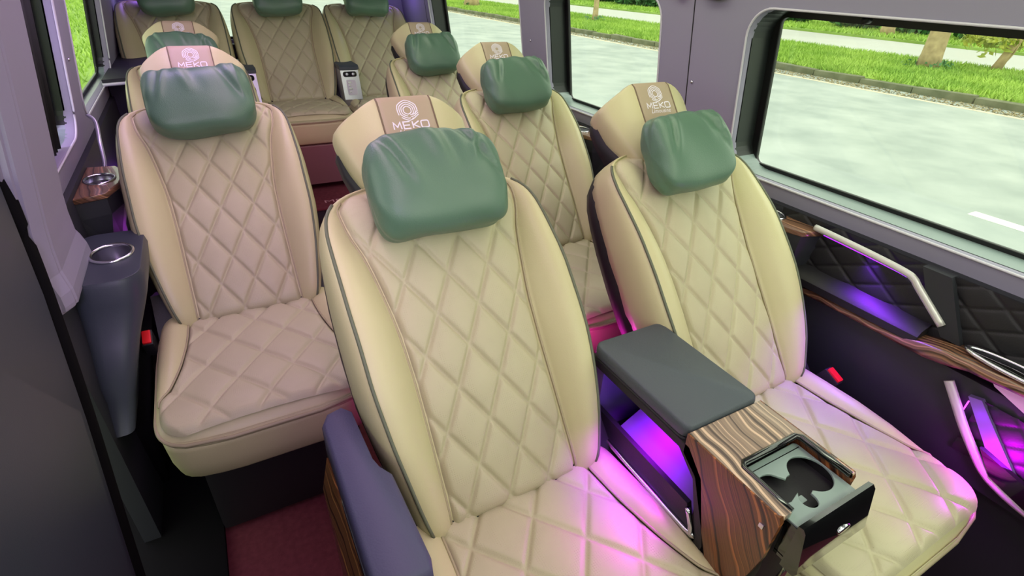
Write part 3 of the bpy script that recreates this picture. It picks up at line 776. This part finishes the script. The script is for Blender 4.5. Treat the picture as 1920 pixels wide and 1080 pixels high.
# drawer pulled open
dr = link('drawer', plate('drawer', rrect(.634, .786, .200, .322, .006, 3), [], .004, .0008, lambda u, v, d: (u - K.x, v - K.y, .606 + d)), pianoblack, con)
c1, c2, c3 = (.668, .270, .028), (.746, .264, .036), (.696, .232, .015)
def union_holes():
    # outline of three overlapping cup circles joined into one opening
    step, lines = 96, []
    cs = [c1, c2, c3, (.709, .258, .020)]
    cx_, cy_ = .709, .256; out = []
    for k in range(step):
        a = 2 * pi * k / step; best = 0
        for c in cs:
            dx_, dy_ = c[0] - cx_, c[1] - cy_; b_ = dx_ * cos(a) + dy_ * sin(a); q = c[2] ** 2 - (dx_ * dx_ + dy_ * dy_ - b_ * b_)
            if q >= 0: best = max(best, b_ + sqrt(q))
        out.append((cx_ + best * cos(a), cy_ + best * sin(a)))
    return out
link('cup_tray_top', plate('cup_tray_top', rrect(.636, .784, .203, .321, .008, 4), [union_holes()], .005, .001, lambda u, v, d: (u - K.x, v - K.y, .674 + d)), trayblack, dr)
link('tray_groove', box('tray_groove', .640 - K.x, .780 - K.x, .309 - K.y, .3105 - K.y, .6785, .6796, 0), pianoblack, dr)
link('cup_divider', box('cup_divider', .697 - K.x, .713 - K.x, .238 - K.y, .250 - K.y, .61, .660, .002), trayblack, dr)
link('cup_floor', box('cup_floor', .64 - K.x, .78 - K.x, .206 - K.y, .318 - K.y, .608, .612, 0), rubber, dr)
link('drawer_side', box('drawer_side', .634 - K.x, .638 - K.x, .20 - K.y, .322 - K.y, .60, .676, .001), pianoblack, dr)
link('drawer_side', box('drawer_side', .782 - K.x, .786 - K.x, .20 - K.y, .322 - K.y, .60, .676, .001), pianoblack, dr)
link('drawer_front', prism('drawer_front', [(.205 - K.y, .690), (.197 - K.y, .692), (.192 - K.y, .686), (.178 - K.y, .606), (.182 - K.y, .596), (.205 - K.y, .596)], .628 - K.x, .806 - K.x, 'x', .004, 3), pianoblack, dr)
link('pull_badge', loft('pull_badge', [[Vector((.735 + .016 * k * cos(a) - K.x, y - K.y, .640 + .008 * k * sin(a))) for a in np.linspace(0, 2 * pi, 24, False)] for k, y in ((1, .190), (1, .1825), (.8, .1815))]), chrome, dr)
lamp('console_pocket_light', 'AREA', (X0 + .06, .51, .645), .8, (.42, .0, 1.0), .05, .24, aim=(X0 + .05, .51, .4))
lamp('console_edge_light', 'POINT', (X0 - .012, .585, .575), .01, (.5, .0, 1.0), radius=.01)
lamp('console_spill_light', 'AREA', (X0 - .006, .42, .545), .30, (.72, .0, 1.0), .03, .16, aim=(.35, .36, .44))

# ------------------------------------------------------------------ right side armrest panel
sp = empty('side_panel', (1.38, .45, 0), 'black quilted side panel with silver trim, wood rail and purple ambient light', 'side panel')
Q = Vector((1.38, .45, 0))
def sy(y): return y - Q.y
def qf(yc0, yc1, zc0, zc1, xx, dx, dy, dep=.004):
    def f(u, v):
        y = yc0 + (yc1 - yc0) * u; z = zc0 + (zc1 - zc0) * v
        return Vector((xx - quilt(y + z * .25, z, dx, dy, .55, .78, .05, dep) - Q.x, y - Q.y, z))
    return f
link('quilted_panel', fix_normals(grid('door_quilt', qf(-.25, .84, .66, .838, 1.372, .055, .032), 260, 60)), blackleather, sp)
def flat_tube(name, pts, m, r, ry, par=sp, n=6): return link(name, tube(name, [(p[0] - Q.x, p[1] - Q.y, p[2]) for p in smooth_path(pts, n)], r, 8, ry=ry, up=(1, 0, 0)), m, par)
flat_tube('silver_trim', [(1.352, .725, .826), (1.350, .66, .824), (1.350, .56, .818), (1.350, .485, .811), (1.350, .462, .803), (1.350, .445, .788), (1.350, .372, .728)], trim_silver, .009, .008)
flat_tube('led_line', [(1.360, .70, .812), (1.360, .56, .804), (1.360, .48, .797), (1.360, .455, .785), (1.360, .385, .728)], purple_led, .0012, .0012)
# purple-lit arm ledge
link('arm_ledge', prism('arm_ledge', [(1.385 - Q.x, .715), (1.335 - Q.x, .700), (1.325 - Q.x, .688), (1.327 - Q.x, .668), (1.385 - Q.x, .662)], .395 - Q.y, .82 - Q.y, 'y', .007, 3), blackleather, sp)
# dark frame between the trim and the front quilt
link('frame_bar', prism('frame_bar', [(.46 - Q.y, .838), (.40 - Q.y, .838), (.325 - Q.y, .70), (.365 - Q.y, .70), (.435 - Q.y, .79)], 1.355 - Q.x, 1.385 - Q.x, 'x', .006), darkplastic, sp)
# wood rail swept along the wall
def rail_loop(y, z0, z1, x0):
    return [Vector((x - Q.x, y - Q.y, z)) for x, z in ((1.384, z0), (x0 + .012, z0), (x0 + .002, z0 + .008), (x0, (z0 + z1) / 2), (x0 + .004, z1 - .006), (x0 + .014, z1), (1.384, z1))]
link('wood_rail', loft('wood_rail', [rail_loop(*a) for a in ((.84, .632, .662, 1.338), (.60, .640, .664, 1.334), (.47, .642, .668, 1.330), (.42, .644, .676, 1.324), (.37, .650, .690, 1.314), (.33, .660, .700, 1.306), (.28, .676, .706, 1.302), (.15, .684, .710, 1.302), (-.25, .686, .712, 1.302))], smooth=True), wood_rail, sp)
link('cup_ring', tube('cup_ring', [(1.340 + .028 * cos(a) - Q.x, .205 + .105 * sin(a) - Q.y, .714) for a in np.linspace(0, 2 * pi, 48, False)], .005, 8, True), chrome, sp)
link('cup_well', loft('cup_well', [[Vector((1.340 + .026 * cos(a) - Q.x, .205 + .10 * sin(a) - Q.y, z)) for a in np.linspace(0, 2 * pi, 40, False)] for z in (.7105, .7125)]), pianoblack, sp)
link('lower_panel', box('lower_panel', 1.350 - Q.x, 1.384 - Q.x, -.25 - Q.y, .84 - Q.y, .40, .645, .01), darkplastic, sp)
flat_tube('pocket_trim', [(1.338, .306, .622), (1.336, .285, .597), (1.334, .235, .535), (1.334, .185, .482), (1.334, .165, .465), (1.334, .14, .452), (1.334, .08, .436), (1.334, -.1, .41)], trim_silver, .011, .008)
# lit pocket
link('pocket_liner', prism('pocket_liner', [(.262 - Q.y, .612), (.238 - Q.y, .618), (.10 - Q.y, .47), (.15 - Q.y, .470)], 1.336 - Q.x, 1.351 - Q.x, 'x', .004), liner, sp)
link('pocket_quilt', fix_normals(grid('pocket_quilt', qf(-.15, .24, .47, .615, 1.346, .04, .03), 90, 40)), blackleather, sp)
link('pocket_lip', prism('pocket_lip', [(.195 - Q.y, .522), (.0 - Q.y, .47), (-.1 - Q.y, .45), (-.1 - Q.y, .42), (.08 - Q.y, .445), (.155 - Q.y, .47)], 1.322 - Q.x, 1.336 - Q.x, 'x', .003), pianoblack, sp)
link('speaker_grille', prism('speaker_grille', [(.245 - Q.y, .672), (.12 - Q.y, .676), (.10 - Q.y, .66), (.16 - Q.y, .632), (.235 - Q.y, .660)], 1.340 - Q.x, 1.352 - Q.x, 'x', .004, 3), speaker_m, sp)
link('edge_led', box('edge_led', 1.338 - Q.x, 1.341 - Q.x, .256 - Q.y, .258 - Q.y, .55, .60, 0), mag_led, sp)
lamp('armrest_light', 'AREA', (1.356, .56, .800), 1.3, (.26, .02, 1.0), .02, .30, aim=(1.345, .55, .66))
lamp('pocket_light', 'POINT', (1.322, .225, .585), .028, (.36, .0, 1.0), radius=.012)
lamp('seat_edge_light', 'POINT', (1.300, .150, .515), 1.5, (.75, .0, 1.0), radius=.015)
lamp('second_row_light', 'POINT', (.78, .96, .42), 1.3, (.95, .02, .60), radius=.03)
lamp('rear_floor_light', 'POINT', (.42, 2.55, .42), 1.1, (1.0, .18, .42), radius=.04)
lamp('left_low_light', 'POINT', (-.262, 1.92, .62), .10, (.6, .03, 1.0), radius=.02)
lamp('left_rear_light', 'POINT', (-.28, 2.55, .62), .6, (.35, .05, 1.0), radius=.04)
lamp('pillar_glow_light', 'POINT', (1.22, 3.85, 1.25), .7, (.35, .15, 1.0), radius=.04)
lamp('pillar_glow_light', 'POINT', (-.22, 3.85, 1.25), .7, (.35, .15, 1.0), radius=.04)
lamp('floor_glow_light', 'POINT', (.31, 1.02, .44), .35, (.95, .06, .6), radius=.03)
for i, (loc) in enumerate([(-.262, 1.92, .62)]):
    pass

# ------------------------------------------------------------------ rear consoles
def rear_console(loc, label, cup):
    r = empty('rear_console', loc, label, 'console', 'silver rear consoles')
    side = [(-.02, .30), (-.02, .40), (.0, .585), (.025, .655), (.36, .66), (.36, .30)]
    side = [(.0, .655), (-.055, .50), (-.03, .46), (.34, .46), (.34, .66)]
    link('body', prism('body', side, -.052, .052, 'x', .006), satin, r)
    link('lid', prism('lid', [(-.005, .658), (-.005, .672), (.01, .682), (.34, .684), (.34, .66)], -.056, .056, 'x', .006), padmat, r)
    link('base', box('base', -.048, .048, -.02, .34, 0, .47, .01), blackleather, r)
    d = Vector((0, -.055, -.155)).normalized()
    def onface(name, poly, t, m):
        def f(u, v, dd): return Vector((u, 0.0, .655)) + d * (.02 + v) + Vector((0, -.94, .33)) * (dd)
        return link(name, plate(name, poly, [], t, .0006, f), m, r)
    onface('control_panel', rrect(-.04, .04, -.012, .018, .012, 4), .003, pianoblack)
    for x in (-.018, .018):
        k = link('control_knob', loft('control_knob', [[Vector((x + .008 * q * cos(a), 0, .655)) + d * (.023 + .008 * q * sin(a)) + Vector((0, -.94, .33)) * t for a in np.linspace(0, 2 * pi, 14, False)] for q, t in ((1, .002), (1, .007), (.7, .008))]), satin, r)
    if cup:
        onface('cup_opening', rrect(-.036, .036, .035, .135, .03, 6), .003, pianoblack)
        onface('cup_trim', rrect(-.03, -.024, .045, .125, .002, 3), .005, chrome)
    else:
        onface('seat_switch_plate', rrect(-.028, .028, .035, .12, .006, 4), .002, ringmat)
        for yy, ww in ((.045, .02), (.062, .014), (.08, .022), (.098, .012)):
            onface('seat_switch', rrect(-.02, -.02 + ww, yy, yy + .009, .003, 3), .006, chrome)
    return r
rear_console((.765, 3.36, .20), 'silver rear console with seat switches right of the middle rear seat', False)
rear_console((.205, 3.36, .20), 'silver rear console with dark oval cup opening left of the middle rear seat', True)

# ------------------------------------------------------------------ left rear corner: shelf, grab bar, curtain
sh = empty('corner_shelf', (-.32, 3.2, .0), 'dark corner shelf with pale edge behind the left seats', 'shelf')
link('shelf_top', prism('shelf_top', [(-.06, -.32), (.11, -.26), (.13, .55), (-.06, .55)], .905, .925, 'z', .004), darkplastic, sh)
link('shelf_edge', tube('shelf_edge', [(-.06, -.325, .905), (.11, -.265, .905), (.133, .0, .905)], .007, 6), ringmat, sh)
link('shelf_cabinet', box('shelf_cabinet', -.06, .09, -.2, .55, .2, .90, .008), darkplastic, sh)
link('cabinet_loop', tube('cabinet_loop', [(.04 + .05 * cos(a), -.205, .72 + .04 * sin(a)) for a in np.linspace(0, pi, 14)], .004, 6), blackleather, sh)
link('shelf_light_bar', box('shelf_light_bar', -.03, .085, -.215, -.20, .52, .56, .003), liner, sh)
gb = link('grab_bar', tube('grab_bar', smooth_path([(-.352, 2.05, .765), (-.338, 2.06, .80), (-.336, 2.10, .86), (-.338, 2.16, .91), (-.356, 2.18, .93)], 6), .006, 8), satin)
tag(gb, 'thin silver grab bar on the left wall beyond the wooden cup tray', 'grab bar')
vs_, fs_ = [], []
nn = 40
for j in range(2):
    for i in range(nn):
        y = 1.60 + .30 * i / (nn - 1); z = .905 if j == 0 else 1.34
        x, _, _ = WL(y, z - ZB, .028 + .012 * sin(i * 1.35)); vs_.append((x, y, z))
fs_ = [(i, i + 1, nn + i + 1, nn + i) for i in range(nn - 1)]
cur = link('curtain', mesh('curtain', vs_, fs_), curtain_m)
sol = cur.modifiers.new('thick', 'SOLIDIFY'); sol.thickness = .004
tag(cur, 'black pleated curtain drawn across the nearer left window', 'curtain')

# items on the upper right pillar
tag(link('safety_hammer', tube('safety_hammer', [WR(1.36, .470, -.012), WR(1.325, .467, -.012)], .011, 8), redbtn), 'red tip of a safety hammer high on the right pillar', 'hammer')
tag(link('speaker_knob', loft('speaker_knob', [[Vector(WR(1.205, .478, -.001)) + Vector((-t, .045 * q * cos(a), .022 * q * sin(a))) for a in np.linspace(0, 2 * pi, 24, False)] for t, q in ((0, 1), (.018, .95), (.022, .8))]), mat('brown_knob', srgb(92, 74, 70), .6)), 'brown oval lamp high on the right pillar at the picture top', 'lamp')
sb = tag(link('window_latch', loft('window_latch', [[Vector(WR(.80, .437, .055)) + Vector((-t, .008 * cos(a), .008 * sin(a))) for a in np.linspace(0, 2 * pi, 14, False)] for t in (-.01, .01)]), rubber), 'small black round stud under the top edge of the big right window', 'stud')
o = link('left_fill_panel', box('left_fill_panel', -.34, -.16, -.48, -.36, 1.50, 1.60, .02), lamp_m)  # box added as the source of the lilac fill light
tag(o, 'small square added fill light panel high at the front left', 'lamp')
o = link('front_fill_panel', box('front_fill_panel', .2, 1.3, -.75, -.35, 1.68, 1.745, .01), lamp_m)  # panel added as a body for the unseen front fill light
tag(o, 'wide added fill light panel above the windscreen, ahead of all the seats', 'lamp')
# ceiling lamps (above the frame)
for x, side in ((.12, 'aisle'), (.90, 'window')):
    o = link('ceiling_lamp', box('ceiling_lamp', x - .12, x + .12, -.38, 2.70, 1.705, 1.745, .005), lamp_m)
    tag(o, 'long white ceiling light panel on the %s side' % side, 'lamp')

# ------------------------------------------------------------------ outside
GZ = -0.50
structure(link('road', box('road', -1.6, 13.75, -60, 160, GZ - .2, GZ, 0), asphalt))
structure(link('road_far', box('road_far', 20.2, 28.2, -60, 160, GZ - .2, GZ + .02, 0), asphalt2))
structure(link('lawn_median', box('lawn_median', 14.0, 20.2, -60, 160, GZ - .2, GZ + .12, 0), soil))
structure(link('lawn_far', box('lawn_far', 28.2, 60, -60, 160, GZ - .2, GZ + .12, 0), soil))
structure(link('lawn_left', box('lawn_left', -40, -1.6, -60, 160, GZ - .2, GZ + .10, 0), soil))
curb = empty('curb', (13.87, 20, GZ)); curb['kind'] = 'structure'
cme = box('kerb_stone', -.12, .12, -.59, .59, -.1, .15, .03, 2); cme.materials.append(curb_m)
for k in range(40):
    o = link('kerb_stone', cme, None, curb, (rng.normal(0, .012), -19 + 1.2 * k, rng.normal(0, .012)), (rng.normal(0, .02), rng.normal(0, .02), rng.normal(0, .006)))
def flat(name, x0, x1, y0, y1, z, m):
    return structure(link(name, box(name, x0, x1, y0, y1, z, z + .004, 0), m))
flat('road_marking', 6.45, 6.62, -1.5, 2.05, GZ, paint_w)
flat('road_marking', 6.45, 6.62, 26, 29, GZ, paint_w)
flat('road_line', 12.95, 13.07, -30, 110, GZ, paint_y)
def scatter(name, n, xr, yr, z, hgt, wd, m, lab, cat, flatness=0):
    x = rng.uniform(*xr, n); y = yr[0] + (yr[1] - yr[0]) * rng.uniform(0, 1, n) ** 1.4
    a = rng.uniform(0, 2 * pi, n); h = hgt * rng.uniform(.5, 1.3, n); lx, ly = rng.normal(0, .5, (2, n)) * h
    V = np.empty((n, 3, 3)); c, s = np.cos(a) * wd / 2, np.sin(a) * wd / 2
    V[:, 0] = np.stack([x - c, y - s, np.full(n, z)], 1); V[:, 1] = np.stack([x + c, y + s, np.full(n, z)], 1)
    V[:, 2] = np.stack([x + lx, y + ly, z + h * (1 - flatness) + .005], 1)
    me = bpy.data.meshes.new(name); me.vertices.add(3 * n); me.vertices.foreach_set('co', V.reshape(-1))
    me.loops.add(3 * n); me.loops.foreach_set('vertex_index', np.arange(3 * n)); me.polygons.add(n)
    me.polygons.foreach_set('loop_start', np.arange(0, 3 * n, 3)); me.update(calc_edges=True); me.validate()
    return tag(link(name, me, m), lab, cat, kind='stuff')
scatter('median_grass', 90000, (14.0, 20.1), (1, 45), GZ + .12, .12, .045, grass_m, 'short lime green grass on the strip beyond the kerb', 'grass')
scatter('far_grass', 30000, (28.3, 36), (4, 70), GZ + .12, .16, .09, grass_m, 'bright grass on the far side of the second road', 'grass')
scatter('verge_grass', 40000, (-14, -1.7), (5, 45), GZ + .10, .13, .045, grass_m, 'bright green grass outside the left windows', 'grass')
scatter('leaf_litter', 9000, (13.1, 13.78), (1, 45), GZ, .03, .06, debris_m, 'dry leaf litter gathered along the kerb', 'leaf litter', .6)

def leaves(n, fn, size):
    V, F = [], []
    for i in range(n):
        c = Vector(fn()); a = Vector(rng.normal(0, 1, 3)).normalized(); b = a.orthogonal().normalized()
        u = size * rng.uniform(.6, 1.3); k = len(V)
        V += [c - a * u, c + b * u * .4, c + a * u, c - b * u * .4]; F.append((k, k + 1, k + 2, k + 3))
    return V, F
def blob_pt(rx, ry, rz):
    def f():
        d = Vector(rng.normal(0, 1, 3)).normalized() * rng.uniform(.6, 1.0)
        return (d.x * rx * rng.uniform(.8, 1.15), d.y * ry, max(.02, rz * .9 + d.z * rz))
    return f
def tree(loc, trunk, r0, r1, label, crown_h, crown_r, n, lm, size, lean=(0, 0), extra=None, grp=None):
    root = empty('tree', loc, label, 'tree', grp)
    rings = []
    for t in np.linspace(0, 1, 12):
        r = r1 + (r0 - r1) * (1 - t) ** 1.3 + (.25 * r0 * math.exp(-t * 14))
        rings.append([Vector((lean[0] * t + r * cos(a) * (1 + .10 * sin(3 * a + 5 * t)), lean[1] * t + r * sin(a) * (1 + .08 * sin(2 * a + 3)), trunk * t)) for a in np.linspace(0, 2 * pi, 14, False)])
    link('trunk', loft('trunk', rings), bark, root)
    for k in range(4):
        a = k * 1.6 + .4; z0 = trunk * (.75 + .06 * k)
        p = [(lean[0] * .9, lean[1] * .9, z0), (lean[0] + .5 * cos(a) * crown_r, lean[1] + .5 * sin(a) * crown_r, z0 + crown_h * .25), (lean[0] + .8 * cos(a) * crown_r, lean[1] + .8 * sin(a) * crown_r, z0 + crown_h * .4)]
        link('branch', tube('branch', smooth_path(p, 4), r1 * .4, 6), bark, root)
    V, F = leaves(n, blob_pt(crown_r, crown_r, crown_h / 2), size)
    link('crown', mesh('crown', [v + Vector((lean[0], lean[1], trunk * .85)) for v in V], F, False), lm, root)
    if extra: extra(root)
    return root
def suckers(root):
    V, F = leaves(70, lambda: (rng.uniform(-.5, .5), rng.uniform(-.5, .5), rng.uniform(.02, .22)), .09)
    link('base_shoots', mesh('base_shoots', V, F, False), leaf_g, root)
def yellow_spray(root):
    V, F = leaves(260, lambda: (rng.uniform(-.4, .4), rng.uniform(-.3, 1.0), .80 + rng.normal(0, .13)), .13)
    link('leaf_spray', mesh('leaf_spray', V, F, False), leaf_y, root)
    link('side_shoot', tube('side_shoot', smooth_path([(0, -.05, .0), (.0, -.25, .5), (0, -.30, 1.0)], 4), .02, 6), bark, root)
tree((17.83, 8.15, GZ + .12), 4.2, .24, .20, 'stout pale tree trunk on the grass strip in the big right window', 3, 1.6, 500, leaf_g, .3, (0, .10), suckers)
tree((19.57, 7.25, GZ + .12), 3.0, .11, .08, 'thin leaning trunk with yellow leaf spray at the right picture edge', 2.0, .8, 200, leaf_y, .2, (0, -.75), yellow_spray)
tree((17.6, 23.4, GZ + .12), 3.4, .13, .10, 'slim young trunk with low shoots in the middle right window', 2.5, 1.8, 400, leaf_g, .25, (.2, .3), suckers)
tree((16.0, 34.3, GZ + .12), 4.5, .42, .34, 'broad trunk on the strip in the far right window', 3, 2.5, 500, leaf_g, .3, (0, 0), suckers)
tree((30.2, 16.2, GZ + .12), 3.5, .28, .2, 'small trunk before the far hedge in the big right window', 3, 2, 400, leaf_g, .3, (0, 0))
V, F = leaves(900, blob_pt(1.6, 1.8, 1.0), .26)
bme = mesh('shrub_foliage', V, F, False); bme.materials.append(leaf_g)
V, F = leaves(700, blob_pt(1.3, 1.5, .8), .30)
bme2 = mesh('shrub_foliage', V, F, False); bme2.materials.append(leaf_g)
for k in range(26):
    y = 6 + k * 3.4 + rng.uniform(-.5, .5)
    o = link('shrub', bme if k % 3 else bme2, None, None, (32.3 + rng.uniform(-.6, 1.8), y, GZ + .1), (0, 0, rng.uniform(0, 6)))
    s = rng.uniform(.75, 1.0); o.scale = (s, s, s)
    tag(o, 'leafy green shrub in the row beyond the second road', 'shrub', 'shrubs beyond the second road')
